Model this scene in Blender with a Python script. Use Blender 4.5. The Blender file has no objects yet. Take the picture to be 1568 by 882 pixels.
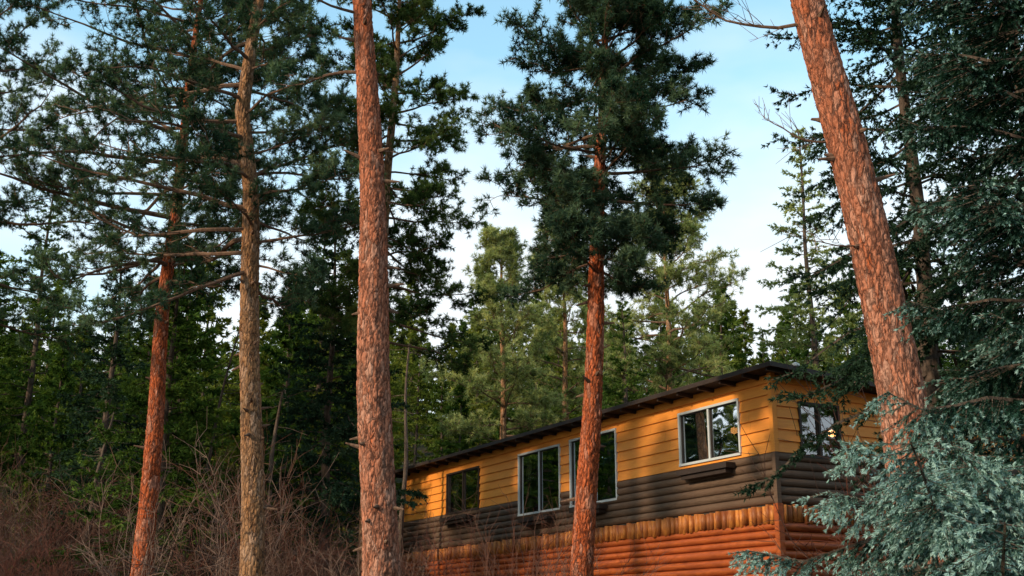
import bpy, math, time
import numpy as np
from mathutils import Vector, noise
T0=time.time()
scene=bpy.context.scene
pi=math.pi

# ------------------------------------------------------------------ helpers
def norm(v):
    return v/np.maximum(np.linalg.norm(v,axis=-1,keepdims=True),1e-9)

class Geo:
    def __init__(s): s.V=[];s.F=[];s.T=[];s.M=[];s.n=0
    def add(s,V,F,tint=0.5,mat=0):
        V=np.asarray(V,float).reshape(-1,3);F=np.asarray(F,int).reshape(-1,3)
        s.V.append(V);s.F.append(F+s.n)
        t=np.full(len(V),tint) if np.isscalar(tint) else np.asarray(tint,float)
        s.T.append(t);s.M.append(np.full(len(F),mat));s.n+=len(V)
    def obj(s,name,mats,parent=None,smooth=False,loc=None,link=True):
        V=np.concatenate(s.V);F=np.concatenate(s.F);T=np.concatenate(s.T);M=np.concatenate(s.M)
        me=bpy.data.meshes.new(name)
        me.vertices.add(len(V));me.vertices.foreach_set('co',V.astype(np.float32).ravel())
        me.loops.add(len(F)*3);me.loops.foreach_set('vertex_index',F.astype(np.int32).ravel())
        me.polygons.add(len(F))
        me.polygons.foreach_set('loop_start',np.arange(0,len(F)*3,3,dtype=np.int32))
        me.polygons.foreach_set('material_index',M.astype(np.int32))
        me.polygons.foreach_set('use_smooth',np.full(len(F),smooth))
        a=me.attributes.new('tint','FLOAT','POINT');a.data.foreach_set('value',T.astype(np.float32))
        for m in mats: me.materials.append(m)
        me.update(calc_edges=True)
        print(name,len(F))
        if not link: return me
        o=bpy.data.objects.new(name,me);scene.collection.objects.link(o)
        if parent: o.parent=parent
        if loc is not None: o.location=loc
        return o

def empty(name,loc=(0,0,0)):
    e=bpy.data.objects.new(name,None);e.location=loc;e.empty_display_size=.5
    scene.collection.objects.link(e);return e

SF=np.array([[0,1,4],[0,4,3],[1,2,5],[1,5,4],[2,0,3],[2,3,5]])
def sticks(g,A,B,ra,rb,tint=.5,mat=0):
    A=np.asarray(A,float).reshape(-1,3);B=np.asarray(B,float).reshape(-1,3);n=len(A)
    if n==0:return
    ra=np.broadcast_to(ra,(n,)).astype(float);rb=np.broadcast_to(rb,(n,)).astype(float)
    T=norm(B-A)
    ref=np.where(np.abs(T[:,2:3])>.9,np.array([[1.,0,0]]),np.array([[0,0,1.]]))
    U=norm(np.cross(T,ref));W=np.cross(T,U)
    V=np.empty((n,6,3))
    for k in range(3):
        a=2*pi*k/3;o=U*math.cos(a)+W*math.sin(a)
        V[:,k]=A+o*ra[:,None];V[:,3+k]=B+o*rb[:,None]
    F=(SF[None]+np.arange(n)[:,None,None]*6).reshape(-1,3)
    g.add(V.reshape(-1,3),F,tint,mat)

def tube(g,P,R,sides=7,tint=.5,mat=0):
    P=np.asarray(P,float);m=len(P);R=np.broadcast_to(R,(m,))
    T=norm(np.gradient(P,axis=0));ref=np.array([0,0,1.]) if abs(T[0,2])<.9 else np.array([1.,0,0])
    U=norm(np.cross(T,ref));W=np.cross(T,U)
    a=np.arange(sides)*2*pi/sides
    V=P[:,None]+(U[:,None]*np.cos(a)[None,:,None]+W[:,None]*np.sin(a)[None,:,None])*R[:,None,None]
    i=np.arange(m-1)[:,None]*sides;j=np.arange(sides)[None];j2=(j+1)%sides
    F=np.concatenate([np.stack([i+j,i+j2,i+sides+j2],-1).reshape(-1,3),np.stack([i+j,i+sides+j2,i+sides+j],-1).reshape(-1,3)])
    g.add(V.reshape(-1,3),F,tint,mat)

def blades(g,P,D,L,w,k,a,b,rng,tint,mat=0):
    n=len(P)
    if n==0:return
    L=np.broadcast_to(L,(n,));tint=np.broadcast_to(tint,(n,))
    P=np.repeat(P,k,0);D=np.repeat(D,k,0);L=np.repeat(L,k);t=np.repeat(tint,k)
    d=norm(D*a+norm(rng.normal(size=(n*k,3)))*b)
    l=L*rng.uniform(.65,1.1,n*k)
    s=norm(np.cross(d,rng.normal(size=(n*k,3))))*w
    V=np.stack([P-s,P+s,P+d*l[:,None]],1).reshape(-1,3)
    F=np.arange(n*k*3).reshape(-1,3)
    g.add(V,F,np.repeat(t+rng.normal(0,.07,n*k),3),mat)

# ------------------------------------------------------------------ materials
def newmat(name):
    m=bpy.data.materials.new(name);m.use_nodes=True;nt=m.node_tree;nt.nodes.clear()
    out=nt.nodes.new('ShaderNodeOutputMaterial');return m,nt,out
def ramp(nt,src,stops):
    r=nt.nodes.new('ShaderNodeValToRGB');e=r.color_ramp.elements
    while len(e)<len(stops): e.new(.5)
    for i,(p,c) in enumerate(stops):
        e[i].position=p;e[i].color=(*c,1)
    nt.links.new(src,r.inputs[0]);return r.outputs[0]
def mixc(nt,fac,a,b,mode='MIX'):
    m=nt.nodes.new('ShaderNodeMix');m.data_type='RGBA';m.blend_type=mode
    for s,v in ((m.inputs[0],fac),(m.inputs[6],a),(m.inputs[7],b)):
        if hasattr(v,'node'): nt.links.new(v,s)
        elif isinstance(v,tuple): s.default_value=(*v,1)
        else: s.default_value=v
    return m.outputs[2]
def noise_tex(nt,vec,scale,detail=4,rough=.6,col=False):
    n=nt.nodes.new('ShaderNodeTexNoise');n.inputs['Scale'].default_value=scale
    n.inputs['Detail'].default_value=detail;n.inputs['Roughness'].default_value=rough
    if vec is not None: nt.links.new(vec,n.inputs['Vector'])
    return n.outputs[1 if col else 0]
def mapping(nt,sc,coord='Object'):
    tc=nt.nodes.new('ShaderNodeTexCoord');mp=nt.nodes.new('ShaderNodeMapping')
    mp.inputs['Scale'].default_value=sc;nt.links.new(tc.outputs[coord],mp.inputs[0]);return mp.outputs[0]
def attr(nt,name='tint'):
    a=nt.nodes.new('ShaderNodeAttribute');a.attribute_name=name;return a.outputs['Fac']
def bump(nt,h,strength=.5,dist=.02):
    b=nt.nodes.new('ShaderNodeBump');b.inputs['Strength'].default_value=strength;b.inputs['Distance'].default_value=dist
    nt.links.new(h,b.inputs['Height']);return b.outputs[0]
def finish(nt,out,col,rough=.8,nrm=None,spec=.3):
    p=nt.nodes.new('ShaderNodeBsdfPrincipled');p.inputs['Roughness'].default_value=rough
    p.inputs['Specular IOR Level'].default_value=spec
    if hasattr(col,'node'): nt.links.new(col,p.inputs['Base Color'])
    else: p.inputs['Base Color'].default_value=(*col,1)
    if nrm is not None: nt.links.new(nrm,p.inputs['Normal'])
    nt.links.new(p.outputs[0],out.inputs[0]);return p

def foliage_mat(name,stops,trans=.3,objvar=False,alt=None):
    m,nt,out=newmat(name)
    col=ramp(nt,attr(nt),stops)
    if objvar:
        oi=nt.nodes.new('ShaderNodeObjectInfo')
        col2=ramp(nt,attr(nt),alt)
        col=mixc(nt,ramp(nt,oi.outputs['Random'],[(.3,(0,0,0)),(1,(1,1,1))]),col,col2)
    d=nt.nodes.new('ShaderNodeBsdfDiffuse')
    nt.links.new(col,d.inputs[0])
    t=nt.nodes.new('ShaderNodeBsdfTranslucent')
    nt.links.new(mixc(nt,1.0,col,(1.4,1.3,.6),'MULTIPLY'),t.inputs[0])
    mx=nt.nodes.new('ShaderNodeMixShader');mx.inputs[0].default_value=trans
    nt.links.new(d.outputs[0],mx.inputs[1]);nt.links.new(t.outputs[0],mx.inputs[2]);nt.links.new(mx.outputs[0],out.inputs[0])
    return m

def bark_mat(name,main,second,furrow,grey,greyamt=.5,redtop=0,crk=(14,14,4.2)):
    m,nt,out=newmat(name)
    v=mapping(nt,(9,9,2.2));big=mapping(nt,(3.4,3.4,.8));fl=mapping(nt,(1,1,.3))
    n1=noise_tex(nt,v,2.2,6,.7);n2=noise_tex(nt,big,1.5,6,.7);n4=noise_tex(nt,fl,40,6,.85)
    c=mixc(nt,ramp(nt,n1,[(.38,(0,0,0)),(.62,(1,1,1))]),main,second)
    gr=ramp(nt,n2,[(.33,(0,0,0)),(.33+.3*(1.2-greyamt),(1,1,1))])
    if redtop:
        tc=nt.nodes.new('ShaderNodeTexCoord');sx=nt.nodes.new('ShaderNodeSeparateXYZ');nt.links.new(tc.outputs['Object'],sx.inputs[0])
        mr=nt.nodes.new('ShaderNodeMapRange');mr.inputs[1].default_value=4;mr.inputs[2].default_value=redtop;mr.inputs[3].default_value=1;mr.inputs[4].default_value=.15
        nt.links.new(sx.outputs[2],mr.inputs[0])
        mm=nt.nodes.new('ShaderNodeMath');mm.operation='MULTIPLY';nt.links.new(gr,mm.inputs[0]);nt.links.new(mr.outputs[0],mm.inputs[1]);gr=mm.outputs[0]
    c=mixc(nt,gr,c,mixc(nt,n1,grey,main))
    # individual bark plates: warped, vertically stretched cells, each with its own shade and dark cracks between
    cv=mapping(nt,crk);nw=noise_tex(nt,cv,1.1,3,.6,True)
    add=nt.nodes.new('ShaderNodeVectorMath');add.operation='MULTIPLY_ADD';add.inputs[1].default_value=(1.3,1.3,1.3)
    nt.links.new(nw,add.inputs[0]);nt.links.new(cv,add.inputs[2])
    vo=nt.nodes.new('ShaderNodeTexVoronoi');vo.feature='DISTANCE_TO_EDGE';nt.links.new(add.outputs[0],vo.inputs['Vector']);vo.inputs['Scale'].default_value=1
    v2=nt.nodes.new('ShaderNodeTexVoronoi');v2.feature='F1';nt.links.new(add.outputs[0],v2.inputs['Vector']);v2.inputs['Scale'].default_value=1
    sp=nt.nodes.new('ShaderNodeSeparateColor');nt.links.new(v2.outputs['Color'],sp.inputs[0])
    c=mixc(nt,ramp(nt,sp.outputs[0],[(.55,(0,0,0)),(1,(.6,.6,.6))]),c,mixc(nt,.6,c,(.62,.42,.32)))
    c=mixc(nt,ramp(nt,sp.outputs[1],[(.5,(0,0,0)),(1,(.6,.6,.6))]),c,mixc(nt,.5,c,furrow))
    c=mixc(nt,ramp(nt,n4,[(.52,(0,0,0)),(.66,(.5,.5,.5))]),c,mixc(nt,.5,c,(.6,.43,.34)))
    f=ramp(nt,attr(nt),[(.03,(0,0,0)),(.22,(1,1,1))])
    c=mixc(nt,f,mixc(nt,.35,furrow,c),c)
    c=mixc(nt,ramp(nt,n4,[(.38,(1,1,1)),(.48,(0,0,0))]),c,mixc(nt,.7,c,furrow))
    ck=ramp(nt,vo.outputs['Distance'],[(.02,(1,1,1)),(.13,(0,0,0))])
    brk=ramp(nt,n2,[(.35,(.95,.95,.95)),(.6,(.45,.45,.45))])
    c=mixc(nt,mixc(nt,1.0,ck,brk,'MULTIPLY'),c,furrow)
    hsum=nt.nodes.new('ShaderNodeMath');hsum.operation='MULTIPLY_ADD';nt.links.new(n4,hsum.inputs[0]);hsum.inputs[1].default_value=.6
    nt.links.new(ramp(nt,vo.outputs['Distance'],[(0,(0,0,0)),(.25,(1,1,1))]),hsum.inputs[2])
    finish(nt,out,c,.92,bump(nt,hsum.outputs[0],.9,.02),.1);return m

def plain_bark(name,c1,c2):
    m,nt,out=newmat(name);v=mapping(nt,(6,6,2))
    n=noise_tex(nt,v,3,5,.7);c=ramp(nt,n,[(.3,c1),(.7,c2)])
    finish(nt,out,c,.9,bump(nt,n,.5,.03),.1);return m

BK_red=bark_mat('ponderosa_bark_red',(.66,.115,.02),(.46,.085,.022),(.06,.016,.01),(.34,.13,.07),.2)
BK_org=bark_mat('ponderosa_bark_orange',(.6,.125,.03),(.38,.09,.035),(.05,.022,.016),(.42,.25,.18),.85,12.5)
BK_tan=bark_mat('ponderosa_bark_tan',(.5,.2,.06),(.32,.12,.048),(.035,.02,.015),(.3,.19,.12),.55)
BK_limb=plain_bark('limb_bark',(.08,.045,.03),(.23,.13,.085))
BK_dark=plain_bark('fir_bark',(.035,.026,.02),(.15,.1,.075))
BK_snag=plain_bark('weathered_snag_bark',(.06,.04,.03),(.19,.13,.1))

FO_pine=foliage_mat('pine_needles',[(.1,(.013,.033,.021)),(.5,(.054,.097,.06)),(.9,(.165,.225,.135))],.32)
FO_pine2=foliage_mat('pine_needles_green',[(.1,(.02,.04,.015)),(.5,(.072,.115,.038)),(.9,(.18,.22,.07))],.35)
FO_sun=foliage_mat('pine_needles_sunlit',[(.1,(.1,.13,.05)),(.5,(.29,.33,.14)),(.9,(.5,.5,.24))],.45)  # sunlit, backlit glow of the far trees painted into the needle colour
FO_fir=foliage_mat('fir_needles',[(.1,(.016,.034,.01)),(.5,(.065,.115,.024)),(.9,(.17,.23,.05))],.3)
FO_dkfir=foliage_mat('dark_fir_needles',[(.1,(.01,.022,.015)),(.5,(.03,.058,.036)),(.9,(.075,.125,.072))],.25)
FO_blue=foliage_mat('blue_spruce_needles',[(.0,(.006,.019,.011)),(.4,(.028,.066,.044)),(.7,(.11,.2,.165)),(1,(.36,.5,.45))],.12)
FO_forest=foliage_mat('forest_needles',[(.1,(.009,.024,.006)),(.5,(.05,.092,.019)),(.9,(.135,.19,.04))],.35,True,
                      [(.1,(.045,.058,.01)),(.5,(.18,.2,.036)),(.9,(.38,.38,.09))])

# ------------------------------------------------------------------ terrain
def sstep(a,b,x):
    t=np.clip((x-a)/(b-a),0,1);return t*t*(3-2*t)
HX=np.array([-2000,0,8,14,22,30,45,60,130,150,260,700,3000]);HZ=np.array([-2,-1.6,-1.6,-1.3,-.45,.45,1.9,4.9,21.5,23,14,0,-5])
def gh(x,y):
    x=np.asarray(x,float);y=np.asarray(y,float)
    z=np.interp(y,HX,HZ)
    z=z+.15*np.sin(x*.31+y*.17)+.1*np.sin(x*.83-y*.45+2)+.8*np.sin(x*.06+1)*sstep(50,110,y)
    return z
def gz(x,y): return float(gh(x,y))
def axis(c,fine,lim):
    a=[0.]
    while a[-1]<lim: a.append(a[-1]+fine*(1+a[-1]*.02+max(0,a[-1]-120)*.05))
    return np.array(a)
ax=axis(0,.7,3000);gx=np.concatenate([-ax[:0:-1],ax]);gy=np.concatenate([-ax[:0:-1],ax])+20
XX,YY=np.meshgrid(gx,gy);ZZ=gh(XX,YY)
nx=len(gx);ny=len(gy);i=(np.arange(ny-1)[:,None]*nx+np.arange(nx-1)[None]).ravel()
g=Geo();g.add(np.stack([XX,YY,ZZ],-1).reshape(-1,3),np.concatenate([np.stack([i,i+1,i+nx+1],-1),np.stack([i,i+nx+1,i+nx],-1)]))
m,nt,out=newmat('forest_floor');v=mapping(nt,(1,1,1))
n1=noise_tex(nt,v,.5,6,.65);n2=noise_tex(nt,v,14,6,.7)
c=mixc(nt,ramp(nt,n1,[(.42,(0,0,0)),(.6,(1,1,1))]),(.09,.06,.035),(.04,.055,.018))
c=mixc(nt,ramp(nt,n2,[(.35,(1,1,1)),(.65,(0,0,0))]),c,(.04,.025,.018))
finish(nt,out,c,.95,bump(nt,n2,.8,.05),.1)
g.obj('ground',[m],smooth=True)

# ------------------------------------------------------------------ trees
def bark_trunk(g,cx,cy,rad,z0,z1,rng,sides=64,dz=.03,plate=.06,depth=.018):
    zs=np.arange(z0,z1,dz);m=len(zs);a=np.arange(sides)*2*pi/sides
    V=np.empty((m,sides,3));T=np.empty((m,sides));off=rng.uniform(0,50)
    for i,z in enumerate(zs):
        r=rad(z);x0=cx(z);y0=cy(z);flare=1+.35*math.exp(-max(z,0)/.5)
        for j in range(sides):
            ca=math.cos(a[j]);sa=math.sin(a[j])
            p=Vector((ca*r/plate+off,sa*r/plate,z/(plate*3.6)))
            w=noise.noise_vector(p*.8)*1.1
            d,_=noise.voronoi(p+w);e=(d[1]-d[0])*1.6
            big=abs(noise.noise(Vector((ca*r/.13+off,sa*r/.13,z/.8))))*5
            e=min(1,e,big+.08)
            lum=noise.noise(Vector((ca*1.2,sa*1.2,z*.6+off)))
            rr=r*flare*(1+.07*lum)+depth*(min(e,.4)/.4-1)+.01*noise.noise(p*2.3)
            V[i,j]=(x0+ca*rr,y0+sa*rr,z);T[i,j]=e
    i=np.arange(m-1)[:,None]*sides;j=np.arange(sides)[None];j2=(j+1)%sides
    F=np.concatenate([np.stack([i+j,i+j2,i+sides+j2],-1).reshape(-1,3),np.stack([i+j,i+sides+j2,i+sides+j],-1).reshape(-1,3)])
    g.add(V.reshape(-1,3),F,T.ravel())

def limb_path(rng,o,az,el,L,m=9,wob=.14,curl=.5):
    p=np.array(o,float);P=[p.copy()];d=np.array([math.cos(az)*math.cos(el),math.sin(az)*math.cos(el),math.sin(el)])
    for k in range(m-1):
        d=norm(d+rng.normal(0,wob,3)*[1,1,.8]+np.array([0,0,curl*(k/m-.3)*.25]))
        p=p+d*L/(m-1);P.append(p.copy())
    return np.array(P)

def pine_limb(gw,gf,rng,o,az,el,L,r,n2=12,tl=.2,nl=.15,nw=.0085,k=20,tw=4,start=.22,bare=False,curl=.5,dens=1.):
    P=limb_path(rng,o,az,el,L,curl=curl)
    R=np.linspace(r,r*.22,len(P));tube(gw,P,R,6,mat=0)
    s_all=np.linspace(start,1,n2)
    A=[];B=[];ra=[];TP=[];TD=[];TT=[]
    tl0=rng.uniform(.3,.7)
    for s in s_all:
        f=s*(len(P)-1);i=min(int(f),len(P)-2);q=P[i]*(1-(f-i))+P[i+1]*(f-i);t=norm(P[i+1]-P[i])
        side=norm(np.cross(t,[0,0,1]))*rng.choice([-1,1]) ;ang=rng.uniform(.35,1.1)*(1-.4*s)
        d=norm(t*math.cos(ang)+side*math.sin(ang)+np.array([0,0,rng.normal(.12,.25)]))
        l2=L*rng.uniform(.16,.36)*(1.15-.55*s)+.2
        q0=q;tb=tl0+rng.normal(0,.15)
        for kk in range(4):
            d=norm(d+rng.normal(0,.2,3)+[0,0,.06]);q1=q0+d*l2/4
            A.append(q0);B.append(q1);ra.append(r*.28*(1-kk*.2));
            if not bare:
                nt_=(0,1,tw-1,tw+1)[kk]
                for _ in range(nt_):
                    if rng.random()>dens: continue
                    dd=norm(d*rng.uniform(.4,1)+norm(rng.normal(size=3))*.85+[0,0,.2])
                    ll=tl*rng.uniform(.4,1.4);e0=q0+(q1-q0)*rng.random();e=e0+dd*ll
                    A.append(e0);B.append(e);ra.append(.007)
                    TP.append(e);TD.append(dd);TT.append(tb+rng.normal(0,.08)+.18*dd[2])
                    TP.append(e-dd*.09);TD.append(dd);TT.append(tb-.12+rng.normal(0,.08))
            elif rng.random()<.8:
                dd=norm(d+norm(rng.normal(size=3))*.8);ll=rng.uniform(.15,.5);A.append(q0);B.append(q0+dd*ll);ra.append(.005)
            q0=q1
    ra=np.array(ra);sticks(gw,np.array(A),np.array(B),ra,ra*.6,mat=0)
    if TP: blades(gf,np.array(TP),np.array(TD),nl,nw,k,.6,.85,rng,np.array(TT))

def hero_pine(name,X,Y,ctrl,rads,H,bark,fol,seed,z0,z1,nl,Lf,elf,kw={},bias=(0,0),stubs=0,extra=[],visible=15,sides=64,plate=.06):
    rng=np.random.default_rng(seed);b=gz(X,Y);e=empty(name,(X,Y,b))
    cz=[c[0]-b for c in ctrl];cxx=[c[1]-X for c in ctrl];ph=rng.uniform(0,6)
    sl=(cxx[-1]-cxx[-2])/(cz[-1]-cz[-2])
    def cx(z): return (np.interp(z,cz,cxx) if z<cz[-1] else cxx[-1]+sl*(z-cz[-1]))+.03*math.sin(z*.9+ph)
    def cy(z): return .04*math.sin(z*.7+ph*2)
    rz=[r[0]-b for r in rads];rr=[r[1] for r in rads]
    def rad(z): return float(np.interp(z,rz,rr))
    g=Geo();bark_trunk(g,cx,cy,rad,-.4,visible,rng,sides=sides,plate=plate)
    zz=np.linspace(visible-.1,H,20);tube(g,[(cx(z),cy(z),z) for z in zz],np.array([rad(z) for z in zz])*.98,12,tint=.6)
    g.obj('trunk',[bark],e,smooth=True)
    gw=Geo();gf=Geo();ang=rng.uniform(0,6)
    for i in range(nl):
        f=(i+rng.random()*.8)/nl;z=z0-b+(z1-z0)*f;ang+=2.4+rng.normal(0,.35)
        L=Lf(f)*rng.uniform(.65,1.2)*(1+bias[1]*math.cos(ang-bias[0]))
        pine_limb(gw,gf,rng,(cx(z),cy(z),z),ang,elf(f)+rng.normal(0,.14),L,min(.012+.011*L,rad(z)*.5),**kw)
    for (z,az,el,L,r,k2) in extra:
        z-=b;kk=dict(kw);kk.update(k2)
        pine_limb(gw,gf,rng,(cx(z),cy(z),z),az,el,L,r,**kk)
    for i in range(stubs):
        z=rng.uniform(2,z0-b+4);a=rng.uniform(0,2*pi);L=rng.uniform(.05,.3)
        d=np.array([math.cos(a),math.sin(a),rng.uniform(-.3,.4)]);o=np.array([cx(z),cy(z),z])
        tube(gw,[o+d*rad(z)*.8,o+d*(rad(z)+L*.4),o+d*(rad(z)+L)],[.045,.028,.012],6)
    gw.obj('limbs',[BK_limb],e)
    if gf.n: gf.obj('needles',[fol],e)
    return e

def fir_geo(gw,gf,rng,H,zb,R,nb,tsp=.16,tl=.5,nsp=.06,nl=.1,nw=.012,k=5,droop=.25,prof=None,upl=.1,trunk_r=.16,tipblue=0,lean=0,thin=1.,sub=False,wmat=0,a=.9,b=.8,pw=1.,hang=-.2,basef=None):
    zz=np.linspace(-.3,H,16);tube(gw,[(lean*z+.04*math.sin(z),0,z) for z in zz],trunk_r*(1-zz/H*.93)+.01,10,mat=wmat)
    az=rng.uniform(0,6)
    for i in range(nb):
        f=((i+rng.random())/nb)**pw;z=zb+(H-zb)*f;az+=2.39+rng.normal(0,.3)
        L=(prof(f) if prof else (1-f)**.75*min(1,.6+f*3))*R*rng.uniform(.65,1.15)
        L=max(L,.25);el=-.25+.95*f+rng.normal(0,.1)
        s=np.linspace(0,1,7);h=np.array([math.cos(az),math.sin(az),0.]);sd=np.array([-math.sin(az),math.cos(az),0])
        wob=rng.normal(0,.04,7).cumsum()
        P=np.array([lean*z,0,z])+s[:,None]*L*h*math.cos(el)+sd*wob[:,None]*L+np.array([0,0,1])*(s*L*math.sin(el)-droop*L*s**1.5+upl*L*s**4+.03*L*np.sin(s*9+az))[:,None]
        rb=.01+.009*L
        sticks(gw,P[:-1],P[1:],rb*(1-s[:-1]*.8),rb*(1-s[1:]*.8),mat=wmat)
        n=max(4,int(L/tsp));ss=np.sort(rng.uniform(.12,1,n*2));fi=ss*6;ii=np.minimum(fi.astype(int),5);fr=(fi-ii)[:,None]
        Q=P[ii]*(1-fr)+P[ii+1]*fr;T=norm(P[ii+1]-P[ii]);sg=rng.choice([-1,1],len(ss))[:,None]
        ang=rng.uniform(.5,1.1,len(ss))[:,None]
        D=norm(T*np.cos(ang)+sd*sg*np.sin(ang)+np.array([0,0,1])*rng.normal(hang,.22,len(ss))[:,None])
        ln=np.minimum(tl,L*.5)*(1.1-.7*ss)*rng.uniform(.5,1.2,len(ss))*(.4+.6*np.minimum(1,ss*3))
        keep=rng.random(len(ss))<thin;Q,D,ln,ss=Q[keep],D[keep],ln[keep],ss[keep]
        if len(Q)==0: continue
        if sub:
            sticks(gw,Q,Q+D*ln[:,None],.005,.003,mat=wmat)
            m=np.maximum(2,(ln/.075).astype(int));idx=np.repeat(np.arange(len(Q)),m);u=rng.uniform(.1,1,len(idx))
            Q2=Q[idx]+D[idx]*(ln[idx]*u)[:,None]
            sd2=norm(np.cross(D[idx],[0,0,1]))*rng.choice([-1,1],len(idx))[:,None]
            D2=norm(D[idx]*.8+sd2*.45+np.array([0,0,1])*rng.normal(-.5,.2,len(idx))[:,None])
            l2=ln[idx]*.42*(1.15-.6*u)*rng.uniform(.6,1.2,len(idx))+.06
            Q=np.concatenate([Q,Q2]);D=np.concatenate([D,D2]);ln=np.concatenate([ln,l2]);ss=np.concatenate([ss,np.clip(ss[idx]+.1*u,0,1)])
        base=rng.uniform(.25,.65) if basef is None else basef(f)+rng.uniform(-.12,.12)
        m=np.maximum(2,(ln/nsp).astype(int));idx=np.repeat(np.arange(len(Q)),m);u=rng.uniform(0,1,len(idx))
        PP=Q[idx]+D[idx]*(ln[idx]*u)[:,None]
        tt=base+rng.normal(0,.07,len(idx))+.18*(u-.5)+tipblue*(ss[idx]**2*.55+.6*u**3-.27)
        blades(gf,PP,D[idx],nl,nw,k,a,b,rng,tt,mat=0 if gw is not gf else 1)
        m2=max(3,int(L/nsp));u=rng.uniform(.15,1,m2)*5.999;ii=u.astype(int);PP=P[ii]*(1-(u-ii))[:,None]+P[ii+1]*(u-ii)[:,None]
        blades(gf,PP,norm(P[ii+1]-P[ii]),nl,nw,k,a,b,rng,np.full(m2,base)+tipblue*.3*(u/6),mat=0 if gw is not gf else 1)

def hero_fir(name,X,Y,H,zb,R,nb,seed,fol,bark=BK_dark,**kw):
    rng=np.random.default_rng(seed);b=gz(X,Y);e=empty(name,(X,Y,b));gw=Geo();gf=Geo()
    fir_geo(gw,gf,rng,H,zb,R,nb,**kw);gw.obj('trunk_and_branches',[bark],e);gf.obj('needles',[fol],e);return e

# --- ponderosa pines
up=lambda a,b:(lambda f:a+(b-a)*f)
hero_pine('ponderosa_pine',-2.0,18.6,[(-1,-1.97),(.75,-2.03),(5.5,-2.28),(10.7,-2.63)],[(-1,.34),(.8,.30),(5,.25),(10.7,.165),(20,.06)],20,BK_org,FO_pine,3,
   13.5,20,16,lambda f:2.6*(1-f*.6),up(.1,.6),stubs=38,visible=13.5,
   extra=[(9.3,2.95,.12,1.5,.035,dict(n2=7,start=.4,tw=2)),(7.8,-.2,-.1,.5,.025,dict(bare=True,n2=2)),(10.4,3.3,.1,1.6,.03,dict(n2=6))])
hero_pine('ponderosa_pine',-5.17,24,[(0,-5.15),(1,-5.17),(9,-5.69),(11,-6.0),(12.8,-5.85)],[(0,.29),(1,.25),(9,.18),(13,.13),(18,.04)],18,BK_tan,FO_pine,4,
   7.0,17.5,52,lambda f:3.2*(1-f*.4),up(-.05,.5),bias=(2.9,.3),stubs=24,visible=13.5,
   extra=[(8.2,3.05,.05,4.3,.055,{}),(9.7,2.3,.5,3.2,.055,{}),(9.4,.4,.55,2.6,.045,{}),(12,2.9,.5,3.6,.045,{})])
hero_pine('ponderosa_pine',-8.56,28,[(0,-8.56),(1.2,-8.56),(7.58,-8.6),(12.3,-8.44)],[(0,.27),(1,.235),(7.6,.17),(12.3,.12),(18,.04)],18.5,BK_red,FO_pine,5,
   8.2,18,58,lambda f:3.9*(1-f*.35),up(-.1,.5),bias=(3.2,.3),stubs=14,visible=13)
hero_pine('ponderosa_pine',-14.2,28.5,[(0,-14.2),(12,-14.3)],[(0,.27),(12,.13),(17,.04)],17,BK_red,FO_pine,15,
   7.6,16.5,34,lambda f:3.6*(1-f*.35),up(-.1,.5),visible=3,sides=24)
hero_pine('ponderosa_pine',1.3,22,[(-.5,1.27),(.9,1.3),(6.2,1.63),(9.66,1.83),(12.6,1.93)],[(-.5,.25),(.9,.215),(6.2,.165),(9.7,.1),(14.5,.03)],14.6,BK_red,FO_pine,6,
   6.6,14.6,80,lambda f:(2.1 if f>.25 else 1.4+2.4*f)*(1-max(0,f-.5)*1.0),up(-.15,.6),stubs=16,visible=12)
hero_pine('ponderosa_pine',5.22,15,[(-1.2,5.3),(.6,5.19),(2.92,5.07),(5.63,4.71),(8.6,4.24)],[(-1.2,.38),(.6,.33),(3,.3),(5.6,.27),(8.6,.235),(18,.06)],18,BK_org,FO_pine,8,
   10.4,18,20,lambda f:3.2*(1-f*.6),up(0,.6),bias=(0,.3),stubs=26,visible=11.5,
   extra=[(8.2,3.1,.15,2.0,.03,dict(bare=True,n2=12,start=.2)),(8.9,3.4,-.05,1.9,.03,dict(bare=True,n2=12,start=.2)),(6.4,2.9,.25,1.2,.02,dict(bare=True,n2=7)),(4.9,3.3,.1,1.1,.015,dict(bare=True,n2=6))])
# mid pines
hero_pine('lodgepole_pine',-3.85,31,[(0,-3.9),(12,-3.5)],[(0,.18),(14,.11),(20,.03)],20,BK_tan,FO_pine2,11,
   7.5,20,70,lambda f:2.4*(1-f*.3),up(-.2,.5),visible=3,sides=24,kw=dict(k=16,nw=.012))
far=dict(k=12,nw=.014,nl=.22,tl=.3,tw=3)
hero_pine('pine_tree',-.5,50,[(2,-.3),(18,-.5)],[(2,.2),(18,.03)],14.2,BK_tan,FO_sun,12,
   7.5,16.7,40,lambda f:3.4*(1-f*.85),up(.2,.9),visible=2,sides=16,kw=far)
hero_pine('pine_tree',6.5,48,[(2,6.5),(19,6.6)],[(2,.22),(19,.03)],17,BK_tan,FO_sun,13,
   8,19,52,lambda f:4.2*(1-f*.7),up(.1,.9),visible=2,sides=16,kw=far)
hero_pine('pine_tree',2.6,55,[(3,2.6),(20,2.5)],[(3,.22),(20,.03)],17.5,BK_tan,FO_sun,14,
   9,20.5,50,lambda f:2.8*(1-f*.7),up(.1,.9),visible=2,sides=16,kw=far)
print('pines',time.time()-T0)
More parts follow.
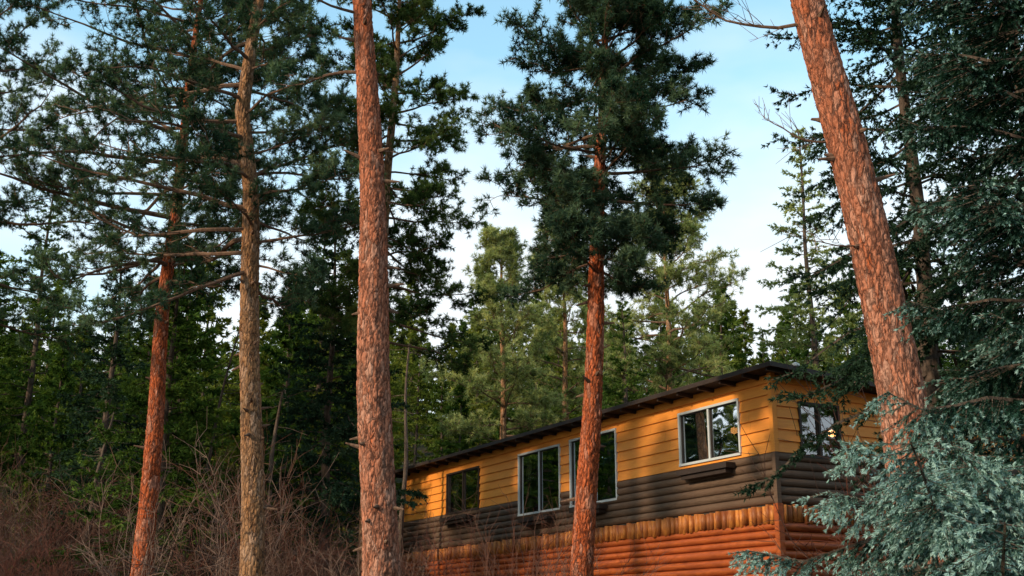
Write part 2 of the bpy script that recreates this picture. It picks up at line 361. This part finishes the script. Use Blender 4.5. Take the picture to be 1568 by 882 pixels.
# --- firs and spruces
hero_fir('douglas_fir',7.3,20,17,4.6,3.4,120,21,FO_dkfir,tsp=.13,tl=.85,nsp=.06,nl=.1,nw=.014,k=5,droop=.35,trunk_r=.2,prof=lambda f:(1-f)**.5)
hero_fir('douglas_fir',7.8,16.5,15,4.6,2.9,130,22,FO_dkfir,tsp=.09,tl=.8,nsp=.05,nl=.08,nw=.012,k=6,droop=.4,trunk_r=.2,prof=lambda f:(1-f)**.35)
hero_fir('blue_spruce',4.85,9.8,9.5,.9,3.35,165,23,FO_blue,tsp=.055,tl=.8,nsp=.02,nl=.036,nw=.0042,k=6,droop=.24,upl=.22,trunk_r=.16,
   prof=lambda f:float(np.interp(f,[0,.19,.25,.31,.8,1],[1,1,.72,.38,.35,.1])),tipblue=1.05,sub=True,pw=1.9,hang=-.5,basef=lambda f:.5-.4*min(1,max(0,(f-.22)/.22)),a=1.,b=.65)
FK=dict(tsp=.15,tl=.8,nsp=.1,nl=.15,nw=.024,k=5)
hero_fir('douglas_fir',-9.2,31,9.4,.8,2.9,95,24,FO_fir,**FK)
hero_fir('douglas_fir',-5.2,33,10.8,2,2.9,100,25,FO_dkfir,**FK)
hero_fir('douglas_fir',-17.5,42,15,1.5,3.6,120,26,FO_fir,**FK)
hero_fir('douglas_fir',10.0,38,15.6,2,2.9,110,27,FO_sun,**FK)
hero_fir('douglas_fir',-7.2,43,13,3,2.8,100,28,FO_fir,**FK)
hero_fir('douglas_fir',-12.5,36,10.5,1,2.9,95,29,FO_dkfir,**FK)
hero_fir('douglas_fir',13.2,42,13,2,3.0,100,30,FO_fir,**FK)
hero_fir('douglas_fir',4.4,45,10.5,1,2.8,95,31,FO_fir,**FK)
# dead snags standing in the understorey
rng=np.random.default_rng(61)
for (x,y,h,lx,r) in [(-9.0,32.5,7.5,.16,.08),(-6.6,31.5,5.5,.06,.12),(-3.6,39,8,.01,.11),(-11.9,33,5,.12,.1)]:
    b=gz(x,y);e=empty('dead_tree_snag',(x,y,b));g=Geo();zz=np.linspace(-.3,h,14)
    P=np.array([(lx*z+.05*math.sin(z*1.3+x),.04*math.cos(z),z) for z in zz]);tube(g,P,np.linspace(r,r*.25,14),9)
    for i in range(34):
        z=rng.uniform(1.5,h);a=rng.uniform(0,6.3);L=rng.uniform(.2,1.1);o=np.array([lx*z,0,z]);q=limb_path(rng,o,a,rng.uniform(-.5,.2),L,m=5)
        sticks(g,q[:-1],q[1:],.011,.006)
    g.obj('snag_wood',[BK_snag],e,smooth=False)
print('firs',time.time()-T0)

# --- forest mass on the hillside
fv=[]
for s,(H,zb,R,nb,th) in enumerate([(11,1.2,2.7,80,1),(12.5,3.5,2.5,75,.9),(10,.8,3.0,80,1),(13,5,2.7,70,.85),(11.5,2,2.2,75,1),(9,.6,2.4,75,1)]):
    g=Geo();fir_geo(g,g,np.random.default_rng(100+s),H,zb,R,nb,tsp=.24,tl=.95,nsp=.19,nl=.27,nw=.05,k=4,thin=th,trunk_r=.13,b=1.)
    fv.append(g.obj('conifer_mesh',[BK_dark,FO_forest],link=False))
rng=np.random.default_rng(50);fe=empty('distant_forest',(0,80,10));placed=[]
keepout=[(-.5,50),(6.5,48),(2.6,55)]
tries=0
while len(placed)<345 and tries<20000:
    tries+=1;y=rng.uniform(37,128);x=rng.uniform(-.68,.68)*y
    if y<52 and x>-6 : continue
    if y<60 and -4<x<9 and rng.random()<.5: continue
    if y<45 and rng.random()<.5: continue
    sp=2.9+y*.018
    if any((x-a)**2+(y-b)**2<sp*sp for a,b in placed+keepout): continue
    placed.append((x,y))
for i in range(30): placed.append((rng.uniform(19,36),rng.uniform(6,24)))
for i in range(24): placed.append((rng.uniform(-50,-27),rng.uniform(30,60)))
for (x,y) in placed:
    o=bpy.data.objects.new('conifer',fv[rng.integers(6)]);scene.collection.objects.link(o);o.parent=fe
    o.location=(x,y-80,gz(x,y)-10-.1);sc=rng.uniform(.7,1.15);o.scale=(sc*rng.uniform(.9,1.15),sc,sc*rng.uniform(.9,1.1));o.rotation_euler=(rng.normal(0,.02),rng.normal(0,.02),rng.uniform(0,6.3))
for i in range(40):
    y=rng.uniform(31,50);x=rng.uniform(-.5*y,-.15*y);sc=rng.uniform(.18,.5)
    o=bpy.data.objects.new('young_conifer',fv[rng.choice([0,2,5])]);scene.collection.objects.link(o);o.parent=fe
    o.location=(x,y-80,gz(x,y)-10-.1);o.scale=(sc,sc,sc);o.rotation_euler=(0,0,rng.uniform(0,6.3))
print('forest',len(placed),time.time()-T0)

# --- bare brush
m_br,nt,out=newmat('bare_twigs');oi=nt.nodes.new('ShaderNodeObjectInfo')
c=ramp(nt,oi.outputs['Random'],[(0,(.12,.035,.023)),(.5,(.12,.062,.042)),(1,(.2,.125,.095))]);finish(nt,out,c,.85,None,.15)
bv=[]
for s in range(5):
    r=np.random.default_rng(200+s);g=Geo();A=[];B=[];RA=[]
    for i in range(16):
        a=r.uniform(0,6.3);q=np.array([math.cos(a),math.sin(a),0])*r.uniform(0,.4);d=norm(np.array([math.cos(a)*r.uniform(.1,.8),math.sin(a)*r.uniform(.1,.8),1.]))
        L=r.uniform(1.0,2.8);n=9
        for k in range(n):
            d=norm(d+r.normal(0,.16,3));q1=q+d*L/n;A.append(q);B.append(q1);RA.append(.011*(1-k/n*.75))
            if k>1:
                for _ in range(2):
                    dd=norm(d+r.normal(0,.6,3));l=r.uniform(.15,.7);qm=q1+dd*l*.5;A.append(q1);B.append(qm);RA.append(.0045)
                    d3=norm(dd+r.normal(0,.4,3));A.append(qm);B.append(qm+d3*l*.6);RA.append(.003)
            q=q1
    RA=np.array(RA);sticks(g,np.array(A),np.array(B),RA,RA*.75);bv.append(g.obj('brush_mesh',[m_br],link=False))
be=empty('bare_shrub_thicket',(0,30,0));rng=np.random.default_rng(9)
def brush(x,y,sc):
    o=bpy.data.objects.new('bare_shrub',bv[rng.integers(5)]);scene.collection.objects.link(o);o.parent=be
    o.location=(x,y-30,gz(x,y)-.05);o.scale=(sc,sc,sc*rng.uniform(.8,1.2));o.rotation_euler=(0,0,rng.uniform(0,6.3))
for i in range(165):
    y=rng.uniform(26,44);x=rng.uniform(-.55*y,-.15*y);brush(x,y,rng.uniform(.6,1.6))
for i in range(13):
    y=rng.uniform(21,27.5);x=rng.uniform(-3.6,1.6);brush(x,y,rng.uniform(.8,1.1))
for (x,y,s) in [(7.6,24.3,2.0),(8.6,24.9,2.1),(8.0,23.6,1.9)]: brush(x,y,s)

# ------------------------------------------------------------------ cabin
CA=math.atan2(.4717,.8818)
cab=empty('log_cabin',(5.6,25,0));cab.rotation_euler=(0,0,CA)
def wood(name,c1,c2,c3,ls=(1,1,1),rough=.55,spec=.35):
    m,nt,out=newmat(name);v=mapping(nt,ls);n=noise_tex(nt,v,4,6,.65);v2=mapping(nt,(1,1,1));n2=noise_tex(nt,v2,1.1,4,.6)
    c=ramp(nt,n,[(.3,c1),(.7,c2)]);t=attr(nt);c=mixc(nt,ramp(nt,t,[(0,(0,0,0)),(1,(.8,.8,.8))]),c,c3)
    c=mixc(nt,ramp(nt,n2,[(.45,(0,0,0)),(.75,(.45,.45,.45))]),c,c1)
    finish(nt,out,c,rough,bump(nt,n,.3,.01),spec);return m
M_or=wood('orange_stained_siding',(.72,.22,.03),(.88,.34,.05),(.78,.25,.034),(.6,.6,8))
M_br=wood('brown_log_siding',(.06,.032,.018),(.15,.088,.055),(.12,.066,.04),(.8,.8,8),.7)
M_lo=wood('orange_log_siding',(.13,.024,.01),(.52,.12,.022),(.38,.08,.018),(.8,.8,6),.5)
M_vl=wood('peeled_log_ends',(.22,.045,.012),(.8,.29,.05),(.14,.032,.012),(3,3,1),.55)
M_dk=wood('dark_brown_trim',(.022,.013,.01),(.045,.027,.02),(.034,.02,.015),(1,1,1),.6)
m,nt,out=newmat('window_frame_aluminium');finish(nt,out,(.5,.51,.51),.4,None,.5);M_fr=m
m,nt,out=newmat('interior');finish(nt,out,(.05,.04,.032),.9);M_in=m
m,nt,out=newmat('curtain');v=mapping(nt,(14,14,.2));w=noise_tex(nt,v,1.5,2);finish(nt,out,ramp(nt,w,[(.3,(.16,.18,.1)),(.7,(.4,.42,.28))]),.9);M_cu=m
m,nt,out=newmat('asphalt_roofing');v=mapping(nt,(1,1,1));n=noise_tex(nt,v,30,4);finish(nt,out,ramp(nt,n,[(.3,(.025,.02,.018)),(.7,(.07,.055,.05))]),.9);M_rf=m
m,nt,out=newmat('window_glass')
gl=nt.nodes.new('ShaderNodeBsdfGlossy');gl.inputs['Roughness'].default_value=.02;gl.inputs[0].default_value=(.85,.9,.95,1)
v=mapping(nt,(1,1,1));nt.links.new(bump(nt,noise_tex(nt,v,1.4,1),.15,.03),gl.inputs['Normal'])
tr=nt.nodes.new('ShaderNodeBsdfTransparent');tr.inputs[0].default_value=(.55,.58,.56,1);mx=nt.nodes.new('ShaderNodeMixShader')
fr=nt.nodes.new('ShaderNodeLayerWeight');fr.inputs[0].default_value=.5
mp=nt.nodes.new('ShaderNodeMapRange');mp.inputs[3].default_value=.2;mp.inputs[4].default_value=.9;nt.links.new(fr.outputs['Fresnel'],mp.inputs[0])
nt.links.new(mp.outputs[0],mx.inputs[0]);nt.links.new(tr.outputs[0],mx.inputs[1]);nt.links.new(gl.outputs[0],mx.inputs[2]);nt.links.new(mx.outputs[0],out.inputs[0]);M_gl=m
m,nt,out=newmat('lit_lamp');em=nt.nodes.new('ShaderNodeEmission');em.inputs[0].default_value=(1,.42,.12,1);em.inputs[1].default_value=9;nt.links.new(em.outputs[0],out.inputs[0]);M_lp=m

LA=20.;LB=8.
roofz=lambda x:5.30-.06*(x+.5)
def mp_(wall,t,o,z):
    return {'A':(-o,t,z),'B':(t,-o,z),'C':(t,LA+o,z),'D':(LB+o,t,z)}[wall]
WIN={'A':[(1.06,3.34,3.64,4.91),(6.06,8.41,3.11,4.96),(8.94,11.38,3.11,4.93),(13.97,16.39,3.54,4.9)],'B':[(.68,1.85,3.5,4.72)],'C':[],'D':[]}
rng=np.random.default_rng(77)
def row(g,wall,t0,t1,z0,z1,prof,joint=3.6,dt=99):
    top=lambda t:roofz(0 if wall=='A' else (LB if wall=='D' else t))-.0
    cuts={t0,t1};t=t0+rng.uniform(.5,joint);js=[]
    while t<t1-.3: js.append(t);cuts.add(t);t+=rng.uniform(.6,1.2)*joint
    for w in WIN[wall]:
        for c in w[:2]:
            if t0<c<t1: cuts.add(c)
    if wall in 'BC': cuts|=set(np.arange(t0+.5,t1,.5))
    cuts=sorted(cuts);bd=0;tint=rng.random()
    for a,b in zip(cuts[:-1],cuts[1:]):
        if a in js: tint=rng.random();a0=a+.003
        else: a0=a
        zs=[(z0,z1)];mid=(a+b)/2
        for w in WIN[wall]:
            if w[0]<mid<w[1]:
                nz=[]
                for (p,q) in zs:
                    if w[3]<=p or w[2]>=q: nz.append((p,q));continue
                    if p<w[2]: nz.append((p,w[2]))
                    if q>w[3]: nz.append((w[3],q))
                zs=nz
        for (p,q) in zs:
            P=prof(p,q);V=[];F=[]
            for (o,z) in P:
                V.append(mp_(wall,a0,o,min(z,top(a))));V.append(mp_(wall,b,o,min(z,top(b))))
            for i in range(len(P)-1): F+= [(2*i,2*i+1,2*i+3),(2*i,2*i+3,2*i+2)]
            g.add(V,F,tint)
def lap(z0,z1):
    def f(p,q):
        o=lambda z:.05-.04*(z-z0)/(z1-z0)
        r=[(o(p),p),(o(q),q)]
        return [(0,p)]+r if p==z0 else r
    return f
def hlog(z0,z1,d):
    zc=(z0+z1)/2;h=(z1-z0)/2
    def f(p,q):
        return [(d*math.sqrt(max(0,1-((z-zc)/h)**2))**1.0,z) for z in zc+h*np.sin(np.linspace(-pi/2,pi/2,9)) if p-1e-6<=z<=q+1e-6] if (p,q)==(z0,z1) else [(d*math.sqrt(max(0,1-((z-zc)/h)**2)),z) for z in np.linspace(p,q,5)]
    return f
gO=Geo();gB=Geo();gL=Geo();gV=Geo()
for wall,LL in (('A',LA),('B',LB),('C',LB),('D',LA)):
    z=3.58
    while z<5.3: row(gO,wall,0,LL,z,z+.25,lap(z,z+.25));z+=.25
    z=2.5
    for i in range(6): row(gB,wall,0,LL,z,z+.18,hlog(z,z+.18,.075));z+=.18
    z=2.12
    while z>-1.2:
        h=rng.uniform(.15,.21);row(gL,wall,0,LL,z-h,z,hlog(z-h,z,h*.6));z-=h
    t=0.02
    while t<LL-.1:
        w=rng.uniform(.1,.17);d=rng.uniform(.07,.16);zt=2.495+rng.uniform(-.05,0);zb=2.12-rng.uniform(-.01,.06)
        a=np.linspace(0,pi,7);V=[];F=[]
        for zz in (zb,zt):
            for x in a: V.append(mp_(wall,t+w/2-math.cos(x)*w/2,.02+math.sin(x)*d,zz))
        for i in range(6): F+=[(i,i+1,i+8),(i,i+8,i+7)]
        for i in range(1,6): F.append((7,7+i,8+i));F.append((0,i+1,i))
        gV.add(V,F,rng.random());t+=w+.006
gO.obj('upper_siding',[M_or],cab);gB.obj('brown_log_course',[M_br],cab);gL.obj('lower_logs',[M_lo],cab,smooth=True);gV.obj('log_end_band',[M_vl],cab,smooth=True)
BF=[(0,1,2),(0,2,3),(4,6,5),(4,7,6),(0,4,5),(0,5,1),(1,5,6),(1,6,2),(2,6,7),(2,7,3),(3,7,4),(3,4,0)]
def bx(g,wall,t0,t1,o0,o1,z0,z1,tint=.5):
    g.add([mp_(wall,*q) for q in [(t0,o0,z0),(t1,o0,z0),(t1,o1,z0),(t0,o1,z0),(t0,o0,z1),(t1,o0,z1),(t1,o1,z1),(t0,o1,z1)]],BF,tint)
g=Geo()
for wall,LL in (('A',LA),('B',LB),('C',LB),('D',LA)):
    bx(g,wall,.01,LL-.01,-.05,-.002,-1.2,3.1)
def corebox(g,x0,x1,y0,y1,z0,z1): bx(g,'A',y0,y1,-x0,-x1,z0,z1)
corebox(g,1.2,7.0,1.9,19,-1,4.7)
g.obj('interior_walls',[M_in],cab)
g=Geo();corebox(g,-.065,.06,-.065,.06,3.58,5.29);corebox(g,LB-.06,LB+.065,-.065,.06,3.58,4.79);corebox(g,-.065,.06,LA-.06,LA+.065,3.58,5.29)
g.obj('corner_boards',[M_or],cab)
g=Geo();corebox(g,-.11,.03,-.11,.03,-1.2,2.49);g.obj('corner_log',[M_lo],cab)
g=Geo();corebox(g,-.08,.03,-.08,.03,2.5,3.575);g.obj('corner_brown',[M_br],cab)
gf=Geo();gd=Geo();gg=Geo();gc=Geo()
for wall in 'AB':
    for i,(a,b,c,d) in enumerate(WIN[wall]):
        dark=(wall=='B') or i==3
        G=gd if dark else gf;w=.055
        bx(G,wall,a,b,-.06,.075,d-w,d);bx(G,wall,a,b,-.06,.085,c,c+w)
        bx(G,wall,a,a+w,-.06,.07,c+w,d-w);bx(G,wall,b-w,b,-.06,.07,c+w,d-w)
        mid=(a+b)/2;bx(G,wall,mid-.03,mid+.03,-.04,.05,c+w,d-w)
        for (p,q) in ((a+w,mid-.03),(mid+.03,b-w)):
            bx(gd,wall,p,p+.025,-.035,.02,c+w,d-w);bx(gd,wall,q-.025,q,-.035,.02,c+w,d-w)
            bx(gd,wall,p+.025,q-.025,-.035,.02,c+w,c+w+.025);bx(gd,wall,p+.025,q-.025,-.035,.02,d-w-.025,d-w)
        V=[mp_(wall,a+w,-.01,c+w),mp_(wall,b-w,-.01,c+w),mp_(wall,b-w,-.01,d-w),mp_(wall,a+w,-.01,d-w)]
        gg.add(V,[(0,1,2),(0,2,3)])
bx(gc,'A',15.9,16.6,-.2,-.17,3.6,4.85);bx(gc,'A',8.0,8.35,-.2,-.17,3.2,4.9);bx(gc,'A',11.0,11.3,-.2,-.17,3.2,4.9)
gf.obj('window_frames_light',[M_fr],cab);gd.obj('window_frames_dark',[M_dk],cab);gg.obj('window_glass',[M_gl],cab);gc.obj('curtains',[M_cu],cab)
g=Geo()
for (a,b,z) in ((1.25,3.1,3.4),(6.5,8.0,2.95),(9.2,10.9,2.9),(14.3,16.3,3.32)):
    bx(g,'A',a,b,.08,.34,z-.02,z+.1);bx(g,'A',a+.1,b-.1,.08,.28,z-.12,z-.02)
g.obj('window_boxes',[M_dk],cab)
g=Geo()
x0,x1,y0,y1=-.5,LB+.5,-.6,LA+.5
def slab(g,x0,x1,y0,y1,o0,o1):
    V=[(x,y,roofz(x)+o) for o in (o0,o1) for (x,y) in ((x0,y0),(x1,y0),(x1,y1),(x0,y1))]
    g.add(V,BF)
slab(g,x0,x1,y0,y1,.02,.09);g.obj('roof',[M_rf],cab)
g=Geo();slab(g,x0-.03,x0,y0-.03,y1,-.02,.07);slab(g,x0,x1,y0-.03,y0,-.02,.07)
y=y0+.15
while y<y1:
    slab(g,x0+.03,.3,y,y+.05,-.08,.015);y+=.8
g.obj('fascia_and_rafters',[M_dk],cab)
g=Geo();zz=np.linspace(5.1,5.6,3);tube(g,[(1.0,.3,z) for z in zz],[.06]*3,12);tube(g,[(1.0,.3,5.6),(1.0,.3,5.65),(1.0,.3,5.69)],[.09,.09,.01],12)
g.obj('vent_pipe',[M_fr],cab)
g=Geo()
for (wall,t,o,z) in (('A',1.95,-.5,4.35),('B',2.12,-.5,4.2)):
    p=mp_(wall,t,o,z);tube(g,[(p[0],p[1],z-.08),(p[0],p[1],z-.05),(p[0],p[1],z+.05),(p[0],p[1],z+.08)],[.01,.08,.08,.01],10)
g.obj('room_lamps',[M_lp],cab)

# ------------------------------------------------------------------ light
el=math.radians(26);rot=math.radians(237)
w=bpy.data.worlds.new('World');scene.world=w;w.use_nodes=True;nt=w.node_tree;nt.nodes.clear()
out=nt.nodes.new('ShaderNodeOutputWorld');bg=nt.nodes.new('ShaderNodeBackground');sky=nt.nodes.new('ShaderNodeTexSky')
sky.sky_type='NISHITA';sky.sun_disc=False;sky.sun_elevation=el;sky.sun_rotation=rot;sky.air_density=1.0;sky.dust_density=.8;sky.ozone_density=1.5
bg.inputs[1].default_value=.15
tc=nt.nodes.new('ShaderNodeTexCoord');mp=nt.nodes.new('ShaderNodeMapping');mp.inputs['Scale'].default_value=(1.5,1.5,4);nt.links.new(tc.outputs['Generated'],mp.inputs[0])
n=noise_tex(nt,mp.outputs[0],1.6,5,.5)
sx=nt.nodes.new('ShaderNodeSeparateXYZ');nt.links.new(tc.outputs['Generated'],sx.inputs[0])
hz=nt.nodes.new('ShaderNodeMapRange');hz.inputs[1].default_value=.2;hz.inputs[2].default_value=.46;hz.inputs[3].default_value=.27;hz.inputs[4].default_value=-.05;nt.links.new(sx.outputs[2],hz.inputs[0])
ad=nt.nodes.new('ShaderNodeMath');ad.operation='ADD';nt.links.new(n,ad.inputs[0]);nt.links.new(hz.outputs[0],ad.inputs[1])
cf=ramp(nt,ad.outputs[0],[(.44,(.14,.14,.14)),(.76,(1,1,1))])
skyb=mixc(nt,1.0,sky.outputs[0],(1.9,2.65,2.25),'MULTIPLY')
mixed=mixc(nt,cf,skyb,(7.0,7.5,7.8))
nt.links.new(mixed,bg.inputs[0]);nt.links.new(bg.outputs[0],out.inputs[0])
sl=bpy.data.lights.new('sun','SUN');sl.energy=4.1;sl.angle=math.radians(3);sl.color=(1,.82,.58)
so=bpy.data.objects.new('sun',sl);scene.collection.objects.link(so)
sd=Vector((math.sin(rot)*math.cos(el),math.cos(rot)*math.cos(el),math.sin(el)))
so.rotation_euler=sd.to_track_quat('Z','Y').to_euler();so.location=(-20,-20,30)

# ------------------------------------------------------------------ camera
cam=bpy.data.cameras.new('camera');co=bpy.data.objects.new('camera',cam);scene.collection.objects.link(co)
cam.lens=36*1800/1568;cam.sensor_width=36;cam.clip_end=5000;cam.clip_start=.1
co.rotation_euler=(math.radians(90+16.08),0,0);scene.camera=co
scene.view_settings.view_transform='Standard';scene.view_settings.look='None';scene.view_settings.exposure=0
print('done',time.time()-T0)
